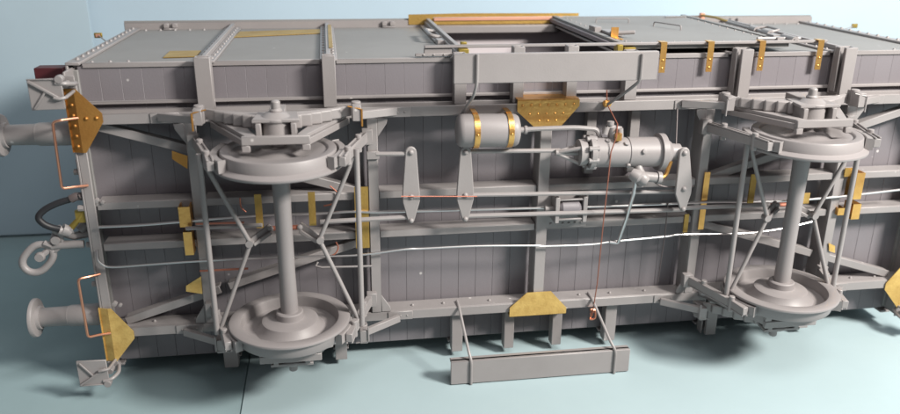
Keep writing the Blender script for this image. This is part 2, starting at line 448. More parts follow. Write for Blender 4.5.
# solebars: channels open outwards, inner web seen on the lower one
for s in (1, -1):
    m = M().box(L+.02, Rr-.02, YB+.022, -.026, s*(ZS-.102), s*(ZS-.080))
    m.box(L+.02, Rr-.02, YB, YB+.02, s*(ZS-.102), s*ZS)
    m.box(L+.02, Rr-.02, -.045, -.025, s*(ZS-.079), s*(ZS-.005))
    for xx in [-3.9, -3.5, -1.28, -.95, -.45, .55, .9, 1.3, 3.8, 4.1]:
        m.rivet((xx, -.15, s*(ZS-.103)), (0, 0, -s), .018, .02)
    sb = part('solebar', m, RESIN)
    # joint plates near the springs
    for xx in (-3.55, -1.42, 1.50, 3.56):
        m = M().box(xx-.13, xx+.13, YB-.012, YB-.001, s*(ZS-.10), s*(ZS-.002))
        for k in range(3): m.rivet((xx-.07+.07*k, YB-.012, s*(ZS-.05)), (0, -1, 0), .010, .008)
        part('joint_plate', m, RESIN, sb)
    # outer floor angle
    if s > 0: part('floor_angle', M().box(L+.05, Rr-.05, -.05, -.001, s*(ZS+.040), s*(ZS+.070)), RESIN, sb)

# headstocks
for X, d in ((L, 1), (Rr, -1)):
    m = M().box(X, X+.022*d, -.268, .05, -ZB+.02, ZB-.02)
    m.box(X+.022*d, X+.105*d, -.268, -.246, -ZB+.1, ZB-.1)
    hs = part('headstock', m, RESIN)
    # end-wall edge strip beyond the underframe
    for s in (1, -1):
        # folded brass gusset with rivets
        g = M()
        z0, z1, zm = ZS+.24, ZS-.345, ZS-.03
        g.solid([(X-.004*d, -.270, s*z0), (X+.080*d, -.300, s*z0), (X+.080*d, -.300, s*z1), (X-.004*d, -.270, s*z1)], (0, .008, 0))
        g.solid([(X+.0805*d, -.300, s*z0), (X+.0815*d, -.300, s*z1), (X+.11*d, -.297, s*z1), (X+.285*d, -.274, s*(zm-.04)), (X+.285*d, -.274, s*(zm+.04)), (X+.095*d, -.298, s*z0)], (0, .008, 0))
        g.solid([(X-.012*d, -.278, s*z0), (X-.012*d, -.278, s*z1), (X-.012*d, -.13, s*z1), (X-.012*d, -.13, s*z0)], (.008*d, 0, 0))
        for k in range(6 if s > 0 else 0):
            g.rivet((X+.045*d, -.286, s*(z1+.06+.095*k)), (0, -1, 0), .019, .018)
            g.rivet((X-.0125*d, -.2, s*(z1+.04+.1*k)), (-d, 0, 0), .016, .016)
        for k in range(2 if s > 0 else 0): g.rivet((X+(.15+.085*k)*d, -.290+.010*k, s*zm), (0, -1, 0), .019, .018)
        part('corner_gusset', g, AGED if s > 0 else BRASSM, hs, bevel=0)
    for s in (1, -1):
        bx = X-.0
        # buffer: stock, ram and head, and a base plate
        b = M().lathe([(0, .0), (0, .112), (.30, .108), (.31, .102), (.32, .102), (.325, .098), (.60, .094), (.605, 0)], (X-.0225*d, -.11, s*.93), (-d, 0, 0), 32)
        bu = part('buffer', b, RESIN, hs, bevel=0)
        b = M().lathe([(.575, .0), (.575, .115), (.605, .12), (.615, .188), (.63, .196), (.65, .194), (.672, .12), (.68, 0)], (X-.0225*d, -.11, s*.93), (-d, 0, 0), 40)
        bh = part('buffer_head', b, RESIN, hs, bevel=0)
    # corner steps, ribbed underneath
    for s in (1, -1):
        xo = X-.22*d; xi = X+.055*d; m = M()
        q = [(xo, -.5, s*1.50), (xi, -.5, s*1.51), (xi, -.5, s*1.24), (xo, -.5, s*1.235)]
        m.solid(q, (0, .02, 0))
        part('corner_step', m, RESIN, hs, bevel=.004)
        m = M().bar((xo+.01*d, -.512, s*1.49), (xi-.02*d, -.512, s*1.33), .022, .022)
        m.bar((xo+.03*d, -.510, s*1.25), (X-.08*d, -.510, s*1.40), .016, .016)
        m.box(xo, xi, -.512, -.501, s*1.497, s*1.508)
        m.tube(bend_path([(X-.02*d, -.522, s*1.345), (X+.02*d, -.525, s*1.335), (X+.07*d, -.50, s*1.34), (X+.085*d, -.27, s*1.36)], .04), .015, 8)
        m.tube(bend_path([(X-.0*d, -.50, s*1.47), (X+.08*d, -.49, s*1.46), (X+.13*d, -.40, s*1.44), (X+.10*d, -.25, s*1.42)], .04), .018, 8)
        m.lathe([(0, 0), (0, .035), (.07, .035), (.07, 0)], (X+.04*d, -.52, s*1.50), (0, 1, 0), 10)
        m.lathe([(0, 0), (0, .03), (.09, .03), (.09, 0)], (X+.045*d, -.40, s*1.43), (0, 1, 0), 10)
        m.box(X+.0*d, X+.10*d, -.29, -.272, s*1.38, s*1.49)
        part('step_bracket', m, RESIN, hs, bevel=.003)
part('lamp_block', M().box(-4.78, -4.52, .25, .42, 1.36, 1.475), MAROON)
part('lamp_block_arm', M().bar((-4.55, .33, 1.43), (L-.02, .33, 1.43), .03, .03), RESIN)

# marker tags on thin stems at the far ends
for (t, b, q) in (((-4.693, 2.200, 1.523), (-4.438, 1.750, 1.463), -1), ((5.042, 2.300, 1.524), (4.733, 2.200, 1.473), 1)):
    X, Y, Z = t
    m = M().box(X-.045, X+.045, Y, Y+.02, Z-.03, Z+.03)
    o = part('marker_tag', m, OLIVE)
    part('marker_face', M().box(X-.026, X+.026, Y-.008, Y-.001, Z-.018, Z+.018), SALMON if q < 0 else OLIVE, o, bevel=0)
    part('marker_stem', M().tube([(X, Y+.01, Z), b, (L if q < 0 else Rr, b[1], ZB-.05)], .007, 6), RESIN, o, bevel=0)

# crossbeams
for xc, w, yy in ((-3.335, .105, YB-.008), (-1.665, .10, YB-.008), (.055, .115, YB-.010), (1.765, .10, YB-.008), (3.345, .105, YB-.008)):
    m = M().box(xc-w/2, xc+w/2, yy, yy+.022, -ZS+.104, ZS-.104)
    m.box(xc-w/2, xc-w/2+.02, yy+.023, -.028, -ZS+.104, ZS-.104)
    cb = part('crossbeam', m, RESIN)
    if abs(xc) > 1:
        for s in (1, -1):
            q = -1 if xc in (-3.335, 1.765) else 1
            m = M().solid([(xc+q*w/2, yy+.002, s*(ZS-.105)), (xc+q*(w/2+.10), yy+.002, s*(ZS-.105)), (xc+q*(w/2+.09), yy+.002, s*(ZS-.16)), (xc+q*w/2, yy+.002, s*(ZS-.30))], (0, .02, 0))
            if s > 0 and xc == -1.665: m.box(xc-w/2-.012, xc+w/2+.012, yy-.03, yy-.001, .63, .71)
            part('beam_knee', m, RESIN, cb)
for xc in (.575, 1.04):
    part('floor_bearer', M().box(xc-.05, xc+.05, -.10, -.015, .34, ZS-.104), RESIN)
# inner longitudinals
for z in (.245, -.172):
    for x0, x1 in ((L+.11, -3.39), (-3.28, -1.72), (-1.61, -.008), (.118, 1.71), (1.82, 3.29), (3.40, Rr-.11)):
        h = .038
        m = M().box(x0, x1, -.232, -.212, z-h, z+h)
        m.box(x0, x1, -.211, -.03, z+h-.02, z+h)
        m.box(x0, x1, -.211, -.03, z-h, z-h+.02)
        part('longitudinal', m, RESIN)
# diagonal braces from the corners to the inner crossbeams
for d in (1, -1):
    X = L if d > 0 else Rr
    for s in (1, -1):
        a = Vector((X+.20*d, 0, s*1.00)); b = Vector((-1.72*d if d > 0 else 1.83, 0, s*.24))
        a.y = b.y = -.165; t = (b-a)
        c = a+t*.385; e = a+t*.42
        for p, q in ((a, c), (e, b)):
            m = M().bar(p, q, .085, .02); m.bar(p+Vector((0, .055, .03)), q+Vector((0, .055, .03)), .02, .088)
            part('diagonal_brace', m, RESIN)

# middle gussets
for s in (1, -1):
    g = M().solid([(-.255, -.286, s*(ZS+.035)), (.37, -.286, s*(ZS+.035)), (.37, -.286, s*(ZS-.03)), (.19, -.286, s*(ZS-.235)), (-.075, -.286, s*(ZS-.235)), (-.255, -.286, s*(ZS-.07))], (0, .010, 0))
    for k in range(7 if s > 0 else 0): g.rivet((-.20+.086*k, -.286, s*(ZS-.015)), (0, -1, 0), .015, .013)
    for k in range(5 if s > 0 else 0): g.rivet((-.13+.085*k, -.286, s*(ZS-.10)), (0, -1, 0), .011, .008)
    for k in range(3 if s > 0 else 0): g.rivet((-.03+.085*k, -.286, s*(ZS-.17)), (0, -1, 0), .011, .008)
    g.box(-.25, .365, -.275, -.04, s*(ZS+.036), s*(ZS+.044))
    part('middle_gusset', g, BRASS if s > 0 else BRASSM, bevel=0)

# footboards on strap hangers
for s in (1, -1):
    m = M().box(-.95, .965, -.70, -.675, s*1.425, s*1.69)
    m.box(-.95, .965, -.674, -.64, s*1.425, s*1.445)
    if s < 0: m.box(-.95, .965, -.674, -.60, -1.425, -1.440)
    m.box(-.95, .965, -.674, -.64, s*1.672, s*1.69)
    fb = part('footboard', m, RESIN, bevel=.006)
    for xc, dx in ((-.74, -.06), (.80, -.14)):
        if s > 0:
            pts = [(xc, -.712, 1.69), (xc, -.712, 1.425), (xc+dx*.35, -.66, 1.30), (xc+dx, -.285, 1.06)] if xc < 0 else [(xc, -.712, 1.67), (xc, -.712, 1.425), (xc+dx*.4, -.62, 1.33), (xc+dx-.02, -.285, 1.10)]
        else:
            pts = [(xc, -.712, -1.69), (xc, -.712, -1.425), (xc+dx*.3, -.66, -1.35), (xc+dx, -.275, -1.03), (xc+dx, -.13, -1.02)]
        m = M(); P = bend_path(pts, .05)
        m.tube(P, .015, 8)
        part('footboard_hanger', m, RESIN, fb, bevel=0)

# ------------------------------------------------------------------ running gear
wheel_prof = [(-.075, 0), (-.075, .085), (-.075, .116), (-.066, .127), (-.010, .131), (.000, .150), (.002, .232), (.014, .262), (.070, .288), (.106, .330), (.112, .405), (.104, .442), (.022, .450), (.000, .458), (-.004, .465), (-.004, .552), (.003, .564), (.012, .568), (.024, .566), (.034, .552), (.042, .528), (.052, .514),
              (.142, .505), (.152, .498), (.152, .440), (.148, .430), (.132, .415), (.128, .31), (.115, .23), (.14, .17), (.160, .15), (.160, 0)]
def wheelset(cx):
    a = M().lathe([(-1.12, 0), (-1.12, .06), (-.93, .06), (-.92, .082), (-.60, .082), (-.3, .076), (.3, .076), (.60, .082), (.92, .082), (.93, .06), (1.12, .06), (1.12, 0)], (cx, YW, 0), (0, 0, 1), 32)
    ws = part('wheelset', a, RIM, bevel=0)
    for s in (1, -1):
        w = M().lathe(wheel_prof, (cx, YW, s*.758), (0, 0, s), 96)
        part('wheel', w, RIM, ws, bevel=0, ang=34)
    return ws
def running_gear(cx):
    wheelset(cx)
    for s in (1, -1):
        # W-iron: two legs from the solebar and a keep plate under the axlebox
        wi = M()
        for q in (-1, 1):
            wi.solid([(cx+q*.62, YB-.012, s*1.045), (cx+q*.40, YB-.012, s*1.045), (cx+q*.17, -.98, s*1.045), (cx+q*.255, -.99, s*1.045)], (0, 0, s*.035))
            wi.solid([(cx+q*.64, YB-.012, s*.985), (cx+q*.60, YB-.012, s*.985), (cx+q*.245, -1.0, s*.985), (cx+q*.275, -1.0, s*.985)], (0, 0, s*.059))
        w = part('axle_guard', wi, RESIN, bevel=.004)
        kp = M().box(cx-.285, cx+.285, -1.055, -1.005, s*1.01, s*1.085)
        for q in (-1, 1): kp.box(cx+q*.285, cx+q*.215, -1.053, -1.008, s*.95, s*1.009)
        part('keep_plate', kp, RESIN, w)
        ab = M().lathe([(0, 0), (0, .13), (.16, .125), (.17, .14), (.195, .14), (.20, .12), (.23, .09), (.245, .0)], (cx, -.80, s*1.0), (0, 0, s), 28)
        ab.box(cx-.17, cx-.125, -.95, -.66, s*1.02, s*1.17); ab.box(cx+.125, cx+.17, -.95, -.66, s*1.02, s*1.17)
        ab.solid([(cx-.20, -.93, s*1.171), (cx+.20, -.93, s*1.171), (cx+.17, -.62, s*1.171), (cx-.17, -.62, s*1.171)], (0, 0, s*.03))
        ab.lathe([(0, 0), (0, .055), (.02, .055), (.025, .042), (.09, .040), (.10, .025), (.105, 0)], (cx, -.78, s*1.235), (0, 0, s), 14)
        part('axlebox', ab, RESIN, w, bevel=.005)
        # leaf spring, every leaf a piece
        lf = None
        for i in range(6):
            hl = .655-.088*i; m = M(); n = 10; y0 = -.59-.036*i; ps = []
            for j in range(n+1):
                xx = -hl+2*hl*j/n; ps.append((cx+xx, y0+.22*(xx/.66)**2))
            z0, z1 = s*(1.09-.003*i), s*(1.185+.003*i)
            k = len(m.v); vs = []
            for (X, Y) in ps: vs += [(X, Y-.0168, z0), (X, Y-.0168, z1), (X, Y+.0168, z1), (X, Y+.0168, z0)]
            fs = [(0, 1, 2, 3), tuple(4*n+t for t in (3, 2, 1, 0))]
            for j in range(n):
                for t in range(4): fs.append((4*j+t, 4*j+4+t, 4*j+4+(t+1) % 4, 4*j+(t+1) % 4))
            m.add(vs, fs)
            if lf is None: lf = part('leaf_spring', m, RESIN, bevel=.005)
            else: part('leaf', m, RESIN, lf, bevel=.015, seg=3)
        part('spring_buckle', M().box(cx-.07, cx+.07, -.73, -.44, s*1.07, s*1.225), RESIN, lf)
        # scroll irons and shackles at the spring ends
        for q in (-1, 1):
            m = M().bar((cx+q*1.08, YB-.03, s*1.10), (cx+q*.72, -.50, s*1.12), .075, .05)
            m.box(cx+q*.74, cx+q*.66, -.56, -.36, s*1.075, s*1.22)
            m.lathe([(0, 0), (0, .045), (.17, .045), (.17, 0)], (cx+q*.70, -.43, s*1.065), (0, 0, s), 12)
            br = part('spring_bracket', m, RESIN)
            g = M().tube([(cx+q*.745, -.565, s*1.03), (cx+q*.745, -.565, s*1.19)], .009, 7)
            g.tube([(cx+q*.735, -.562, s*1.19), (cx+q*.62, -.545, s*1.215)], .007, 7)
            part('shackle_pin', g, AGED if (cx < 0 and s > 0) else RESIN, br, bevel=0)
        # brake shoes on hanger links
        for q in (-1, 1):
            m = M(); n = 10; r0, r1 = .525, .585; zz0, zz1 = s*.80, s*.90
            vs = []
            for j in range(n+1):
                a = math.radians(-36+62*j/n)
                for r, z in ((r0, zz0), (r1, zz0), (r1, zz1), (r0, zz1)):
                    vs.append((cx+q*r*math.cos(a), YW+r*math.sin(a), z))
            fs = [(0, 1, 2, 3), tuple(4*n+t for t in (3, 2, 1, 0))]
            for j in range(n):
                for t in range(4): fs.append((4*j+t, 4*j+(t+1) % 4, 4*j+4+(t+1) % 4, 4*j+4+t))
            m.add(vs, fs)
            sh = part('brake_shoe', m, RESIN)
            m = M(); A = Vector((cx+q*.785, -.27, 0)); B = Vector((cx+q*.60, -.86, 0)); C = Vector((cx+q*.545, -1.09, 0))
            for P, Q in ((A, B), (B, C)):
                m.bar(P+Vector((0, 0, s*.852)), Q+Vector((0, 0, s*.852)), .062, .085, up=(0, 0, 1))
                for dq in (-.024, .024): m.bar(P+Vector((dq, 0, s*.903)), Q+Vector((dq, 0, s*.903)), .018, .016, up=(0, 0, 1))
            m.lathe([(0, 0), (0, .03), (.17, .03), (.17, 0)], (cx+q*.60, -.90, s*.77), (0, 0, s), 10)
            m.lathe([(0, 0), (0, .03), (.17, .03), (.17, 0)], (cx+q*.71, -.50, s*.77), (0, 0, s), 10)
            m.bar((cx+q*.80, YB+.01, s*.86), (cx+q*.80, YB-.07, s*.86), .10, .15, up=(0, 0, 1))
            part('shoe_hanger', m, RESIN, sh, bevel=.005)
    # triangular brake beams
    hb = .68 if cx < 0 else .60; ap = .32 if cx < 0 else .26
    for q in (-1, 1):
        m = M().tube([(cx+q*hb, YW, .88), (cx+q*hb, YW, -.88)], .026, 10)
        m.tube([(cx+q*(hb-.03), YW+.01, .80), (cx+q*ap, YW+.03, .03)], .021, 10)
        m.tube([(cx+q*(hb-.03), YW+.01, -.84), (cx+q*ap, YW+.03, -.01)], .021, 10)
        m.lathe([(0, 0), (0, .035), (.08, .035), (.08, 0)], (cx+q*ap, YW+.0, .01), (0, 1, 0), 12)
        bb = part('brake_beam', m, RESIN, bevel=0)
        m = M().bar((cx+q*(ap-.01), YW+.09, .0), (cx+q*(ap-.19), YW+.20, .10), .07, .035)
        m.bar((cx+q*(ap-.03), YW+.06, -.02), (cx+q*(ap-.19), YW+.15, .06), .035, .03)
        m.rivet((cx+q*(ap-.015), YW+.07, .0), (0, -1, 0), .03, .02); m.rivet((cx+q*(ap-.185), YW+.17, .09), (0, -1, 0), .03, .02)
        part('beam_lever', m, RESIN, bb)
        part('lever_strap', M().box(cx+q*.25-.033, cx+q*.25+.033, -.40, -.385, .02, .36), BRASSD, bb, bevel=0)
    m = M().tube([(cx-.13, YW+.19, .085), (cx+.13, YW+.19, .085)], .024, 8)
    part('lever_link', m, REDW, bevel=0)
running_gear(-AX); running_gear(AX)

# ------------------------------------------------------------------ brake rigging in the middle
def lever(top, mid, bot, y, wt=.108, wm=.168, wb=.07):
    P = []
    def arc(c, r, a0, a1, n=7):
        for i in range(n+1):
            a = math.radians(a0+(a1-a0)*i/n); P.append((c[0]+r*math.cos(a), y, c[1]+r*math.sin(a)))
    arc((top[0], top[2]), wt/2, 0, 180)
    P.append((mid[0]-wm/2, y, mid[2]+.04)); P.append((mid[0]-wm/2, y, mid[2]-.05))
    arc((bot[0], bot[2]+.03), wb/2, 180, 360)
    P.append((mid[0]+wm/2, y, mid[2]-.05)); P.append((mid[0]+wm/2, y, mid[2]+.04))
    m = M().solid(P, (0, .035, 0))
    for c in (top, mid, bot): m.rivet((c[0], y, c[2]+(.02 if c is bot else 0)), (0, -1, 0), .028, .022)
    return part('brake_lever', m, RESIN, bevel=.008, seg=2)
lever((-1.315, 0, .74), (-1.317, 0, .295), (-1.32, 0, .03), -.47)
lever((-.79, 0, .725), (-.787, 0, .29), (-.783, 0, .02), -.47)
lever((1.384, -0.580, 0.672), (1.417, -0.580, 0.297), (1.434, -0.580, 0.061), -.58, wt=.105, wm=.17)
def rod(name, pts, r, mt=RESIN, n=8, **k): return part(name, M().tube(pts, r, n), mt, bevel=0, **k)
rod('pull_rod', [(-1.644, -0.440, 0.728), (-1.341, -0.440, 0.718)], .022)
rod('pull_rod', [(-0.759, -0.420, 0.717), (0.157, -0.420, 0.695)], .022)
rod('pull_rod', [(-0.754, -0.430, 0.277), (1.451, -0.430, 0.219)], .022)
rod('pull_rod', [(-2.196, -0.470, 0.081), (-1.317, -0.430, 0.074)], .024)
rod('pull_rod', [(-3.443, -0.420, 0.058), (-2.736, -0.500, 0.088)], .02)
rod('pull_rod', [(-0.760, -0.430, 0.058), (1.517, -0.430, 0.019)], .024)
rod('pull_rod', [(1.516, -0.430, 0.036), (2.451, -0.500, 0.056)], .024)
rod('cross_wire', [(-1.418, -0.500, 0.315), (-0.677, -0.500, 0.282)], .006, REDW, 6)
rod('air_pipe', smooth_path([(-4.244, -0.320, 0.075), (-3.881, -0.300, 0.070), (-3.533, -0.300, 0.083), (-2.862, -0.300, 0.111), (-2.196, -0.300, 0.105), (-1.875, -0.300, 0.111), (-1.611, -0.300, 0.093), (-0.656, -0.300, 0.075), (-0.035, -0.300, 0.062), (0.591, -0.300, 0.049), (1.480, -0.310, 0.045), (1.870, -0.310, 0.044), (2.890, -0.310, 0.020), (4.141, -0.300, 0.088)]), .0135, STEEL)
rod('air_pipe', smooth_path([(-4.299, -0.300, -0.164), (-4.297, -0.320, -0.248), (-4.265, -0.330, -0.297), (-4.179, -0.330, -0.334), (-3.831, -0.330, -0.328), (-3.365, -0.330, -0.319), (-2.653, -0.330, -0.323), (-1.901, -0.330, -0.345), (-1.391, -0.330, -0.308), (-1.187, -0.320, -0.313), (-0.652, -0.320, -0.315), (-0.064, -0.320, -0.342), (0.107, -0.320, -0.357), (0.571, -0.320, -0.365), (0.821, -0.320, -0.345), (1.405, -0.320, -0.319), (1.571, -0.320, -0.305), (2.245, -0.320, -0.329), (2.509, -0.320, -0.319), (2.761, -0.320, -0.292), (3.117, -0.300, -0.236)]), .0120, STEEL)
rod('drop_pipe', bend_path([(0.934, -0.500, 0.406), (0.920, -0.500, 0.217), (0.897, -0.450, -0.026), (0.861, -0.360, -0.348), (0.784, -0.330, -0.344)], .02), .018, STEEL)
for a, b in (((-2.259, -0.400, -0.418), (-1.709, -0.400, -0.450)),):
    rod('pull_wire', [(-2.239, -0.340, -0.391), (-2.260, -0.360, -0.424), (-2.201, -0.380, -0.435), (-1.709, -0.400, -0.440)], .011, RESIN, 6)
rod('pull_wire', [(-3.343, -0.450, 0.110), (-2.899, -0.500, 0.122)], .011, REDW, 6)
rod('pull_wire', [(-3.359, -0.420, -0.385), (-2.899, -0.500, -0.351)], .011, REDW, 6)
rod('loop_wire', smooth_path([(-2.087, -0.220, 0.357), (-2.014, -0.260, 0.285), (-2.056, -0.260, 0.194), (-2.155, -0.220, 0.153)]), .008, REDW, 6)
rod('loop_wire', smooth_path([(-2.053, -0.220, -0.236), (-2.037, -0.260, -0.296), (-2.119, -0.300, -0.350), (-2.412, -0.310, -0.340)]), .008, REDW, 6)
rod('loop_wire', smooth_path([(-2.947, -0.250, 0.282), (-2.945, -0.250, 0.190), (-2.902, -0.250, 0.136)]), .008, REDW, 6)

# air reservoir
tk = M().lathe([(0, 0), (.0, .11), (.008, .135), (.03, .153), (.06, .160), (.54, .160), (.57, .153), (.59, .138), (.60, .11), (.60, 0)], (-.875, -.44, .93), (1, 0, -.02), 40)
tk.lathe([(0, 0), (0, .03), (.06, .03), (.065, .042), (.09, .042), (.095, .022), (.12, .022), (.12, 0)], (-.28, -.44, .918), (1, 0, 0), 12)
tk = part('air_reservoir', tk, RIM, bevel=0)
for xx in (-.700, -.375):
    m = M(); n = 28; vs = []; fs = []
    for j in range(n+1):
        a = math.radians(-75+330*j/n+0)
        for r, dx in ((.162, -.026), (.162, .026), (.169, .026), (.169, -.026)):
            vs.append((xx+dx, -.44-r*math.cos(a-math.radians(90)), .924+r*math.sin(a-math.radians(90))))
    for j in range(n):
        for t in range(4): fs.append((4*j+t, 4*j+4+t, 4*j+4+(t+1) % 4, 4*j+(t+1) % 4))
    fs += [(3, 2, 1, 0), tuple(4*n+t for t in range(4))]
    m.add(vs, fs); m.box(xx-.024, xx+.024, -.44, -.265, 1.094, 1.101)
    m.rivet((xx, -.44-.169, .924), (0, -1, 0), .014, .012)
    part('reservoir_strap', m, BRASS, tk, bevel=0)
rod('air_pipe', bend_path([(-0.219, -0.440, 0.923), (-0.011, -0.440, 0.926), (0.288, -0.440, 0.927), (0.512, -0.440, 0.906), (0.550, -0.440, 0.814)], .06), .024)

# brake cylinder with its crosshead cone
CY = -.46; cz = .665
cyl = M().lathe([(0, 0), (0, .155), (.025, .155), (.03, .148), (.33, .148), (.335, .142), (.345, .142), (.35, .150), (.67, .150), (.672, .185), (.73, .185), (.735, .15), (.80, .105), (.81, .085), (.90, .082), (.905, .05), (.98, .045), (.985, 0)], (.475, CY, cz+.012), (1, 0, -.028), 40)
cy = part('brake_cylinder', cyl, RIM, bevel=0)
fl_ = M().lathe([(0, 0), (0, .12), (.01, .170), (.055, .170), (.06, .165), (.06, 0)], (.415, CY, cz+.014), (1, 0, -.028), 36)
for k in range(8):
    a = 2*math.pi*k/8+.3
    fl_.lathe([(0, 0), (0, .026), (.10, .026), (.10, 0)], (.395, CY+.150*math.cos(a), cz+.015+.150*math.sin(a)), (1, 0, 0), 8)
part('cylinder_flange', fl_, RESIN, cy, bevel=0)
cn = M().lathe([(0, 0), (0, .13), (.07, .13), (.09, .10), (.09, 0)], (.33, CY, cz+.015), (1, 0, 0), 28)
for a in (20, 140, 260):
    a = math.radians(a)
    cn.tube([(.34, CY+.105*math.cos(a), cz+.015+.105*math.sin(a)), (.13, CY+.012*math.cos(a), cz+.02+.012*math.sin(a))], .020, 8)
cn.tube([(.34, CY, cz+.015), (.10, CY, cz+.022)], .03, 10)
part('crosshead', cn, RESIN, cy, bevel=0)
for xx in (.60, 1.0):
    pass
m = M()
for (xx, a) in ((.78, .85), (.81, -.7), (.95, .3), (.60, 1.1)):
    m.lathe([(0, 0), (0, .024), (.025, .022), (.028, 0)], (xx, CY-.146*math.cos(a), cz+.146*math.sin(a)), (0, -math.cos(a), math.sin(a)), 10)
part('cylinder_boss', m, RESIN, cy, bevel=0)
# valve on top of the cylinder
m = M().tube([(.67, CY, .80), (.66, CY, .93)], .045, 12)
m.tube([(.58, CY-.02, .86), (.60, CY-.01, .93)], .030, 10); m.tube([(.60, CY-.0, .93), (.75, CY-.0, .90)], .030, 10)
m.tube([(.72, CY-.04, .92), (.73, CY-.04, .83)], .035, 10)
m.lathe([(0, 0), (0, .035), (.035, .035), (.045, 0)], (.635, CY-.01, .95), (0, 0, 1), 10)
part('release_valve', m, RESIN, cy, bevel=0)
part('valve_nut', M().lathe([(0, 0), (0, .034), (.07, .034), (.07, 0)], (.695, CY-.09, .815), (0, 0, 1), 6), BRASS, cy, bevel=0)
# triple valve below
m = M().tube(smooth_path([(.93, CY-.05, .56), (.94, CY-.08, .50), (.98, CY-.09, .44)]), .045, 12)
m.lathe([(0, 0), (0, .055), (.05, .068), (.09, .060), (.11, .035), (.11, 0)], (.86, CY-.09, .475), (.4, -.3, -.2), 18)
m.lathe([(0, 0), (0, .058), (.03, .070), (.08, .062), (.11, .04), (.11, 0)], (.93, CY-.10, .45), (.6, -.4, -.45), 18)
m.tube([(.98, CY-.10, .44), (1.12, CY-.11, .425)], .05, 12); m.tube([(1.12, CY-.11, .425), (1.16, CY-.11, .42)], .062, 12)
m.tube([(.97, CY-.1, .42), (.965, CY-.08, .34)], .035, 10)
part('triple_valve', m, RESIN, cy, bevel=0)
rod('brass_pipe', bend_path([(1.042, -0.570, 0.403), (1.166, -0.570, 0.419), (1.220, -0.560, 0.445), (1.266, -0.540, 0.582)], .06), .020, BRASS)
rod('sagging_wire', smooth_path([(1.080, -0.500, 0.411), (1.150, -0.500, 0.345), (1.239, -0.500, 0.304), (1.412, -0.500, 0.289), (1.562, -0.500, 0.291)]), .009, DARKW, 6)

# slack adjuster on its riveted plate
m = M().box(.09, .54, -.262, -.250, -.185, .20)
for k in range(6): m.rivet((.15+.065*k, -.262, -.135), (0, -1, 0), .015, .012)
pl = part('rivet_plate', m, RESIN)
m = M()
for xx in (.165, .455): m.box(xx-.022, xx+.022, -.43, -.27, -.07, .205)
m.box(.18, .44, -.42, -.39, .165, .185); m.box(.18, .44, -.42, -.39, -.045, -.025)
m.tube([(.05, -.35, .07), (.165, -.35, .07)], .03, 10)
part('adjuster_frame', m, RESIN, pl)
part('adjuster_barrel', M().lathe([(0, 0), (0, .06), (.03, .085), (.20, .085), (.23, .06), (.23, 0)], (.195, -.35, .07), (1, 0, 0), 24), PLANK, pl, bevel=0)

# brass straps and brackets
def strap(p, q, th=.012, mt=BRASS, name='brass_bracket'):
    (x0, y, z0), (x1, _, z1) = p, q
    return part(name, M().box(x0, x1, y-th, y, z0, z1), mt, bevel=0)
for (t, b, w, mt) in (((-1.856, -0.275, 0.355), (-1.858, -0.275, -0.289), .135, BRASSD), ((1.766, -0.290, 0.372), (1.829, -0.290, -0.267), .062, BRASS), ((1.624, -0.240, -0.105), (1.653, -0.240, -0.312), .05, BRASSD)):
    strap(t, (t[0]+w, b[1], b[2]), mt=mt)
def clamp(a, b):
    (x0, y, z0), (x1, _, z1) = a, b
    m = M().box(x0, x1, y-.012, y, z0, z1); m.box(x0, x0+.012, y, y+.14, z0, z1); m.box(x1-.012, x1, y, y+.14, z0, z1)
    return part('pipe_clamp', m, BRASS, bevel=0)
for (t, b, w) in (((-3.505, -0.360, 0.255), (-3.526, -0.360, 0.054), .105), ((-3.490, -0.340, -0.006), (-3.514, -0.340, -0.243), .08), ((3.465, -0.360, 0.317), (3.525, -0.360, 0.021), .095), ((3.504, -0.340, -0.043), (3.539, -0.340, -0.218), .095), ((3.364, -0.300, -0.097), (3.379, -0.300, -0.179), .08)):
    clamp(t, (t[0]+w, b[1], b[2]))
for q in ([(-3.517, -0.280, 0.778), (-3.384, -0.280, 0.725), (-3.397, -0.280, 0.599), (-3.525, -0.280, 0.701)], [(-3.532, -0.280, -0.599), (-3.381, -0.280, -0.506), (-3.385, -0.280, -0.696), (-3.538, -0.280, -0.659)], [(3.348, -0.280, -0.516), (3.429, -0.280, -0.556), (3.445, -0.280, -0.641), (3.367, -0.280, -0.613)]):
    part('brace_plate', M().solid(q, (0, .008, 0)), BRASSM if q[0][2] < 0 else AGED, bevel=0)
strap((3.373, -0.280, 0.352), (3.521, -0.280, 0.256), mt=BRASSD, name='brass_tab')
strap((2.770, -0.450, 0.152), (2.893, -0.450, 0.035), mt=BRASS, name='brass_tab')

# pull cords: fine red wire from the footboard side, knotted at the upper solebar
rod('pull_cord', [(0.633, -0.300, 1.259), (0.646, -0.300, 1.120), (0.710, -0.460, 0.955), (0.656, -0.600, 0.862), (0.605, -0.620, 0.720), (0.606, -0.600, 0.420), (0.624, -0.520, 0.024), (0.645, -0.440, -0.438), (0.668, -0.360, -0.819), (0.661, -0.300, -1.219)], .0060, REDW, 6)
m = M().tube([(0.615, -0.300, 1.130), (0.681, -0.290, 1.117)], .03, 6); m.tube([(0.628, -0.300, 1.090), (0.657, -0.290, 1.157)], .02, 6)
part('cord_knot', m, BRASS, bevel=0)
m = M().tube(smooth_path([(0.641, -0.290, -1.198), (0.691, -0.300, -1.160), (0.690, -0.320, -1.235), (0.638, -0.310, -1.248), (0.662, -0.290, -1.187)]), .010, 6)
m.tube([(0.637, -0.290, -1.149), (0.705, -0.290, -1.154)], .02, 6)
part('cord_hook', m, COPPER, bevel=0)
rod('fine_wire', [(1.402, -0.270, 1.054), (1.325, -0.500, 0.682)], .006, DARKW, 5)
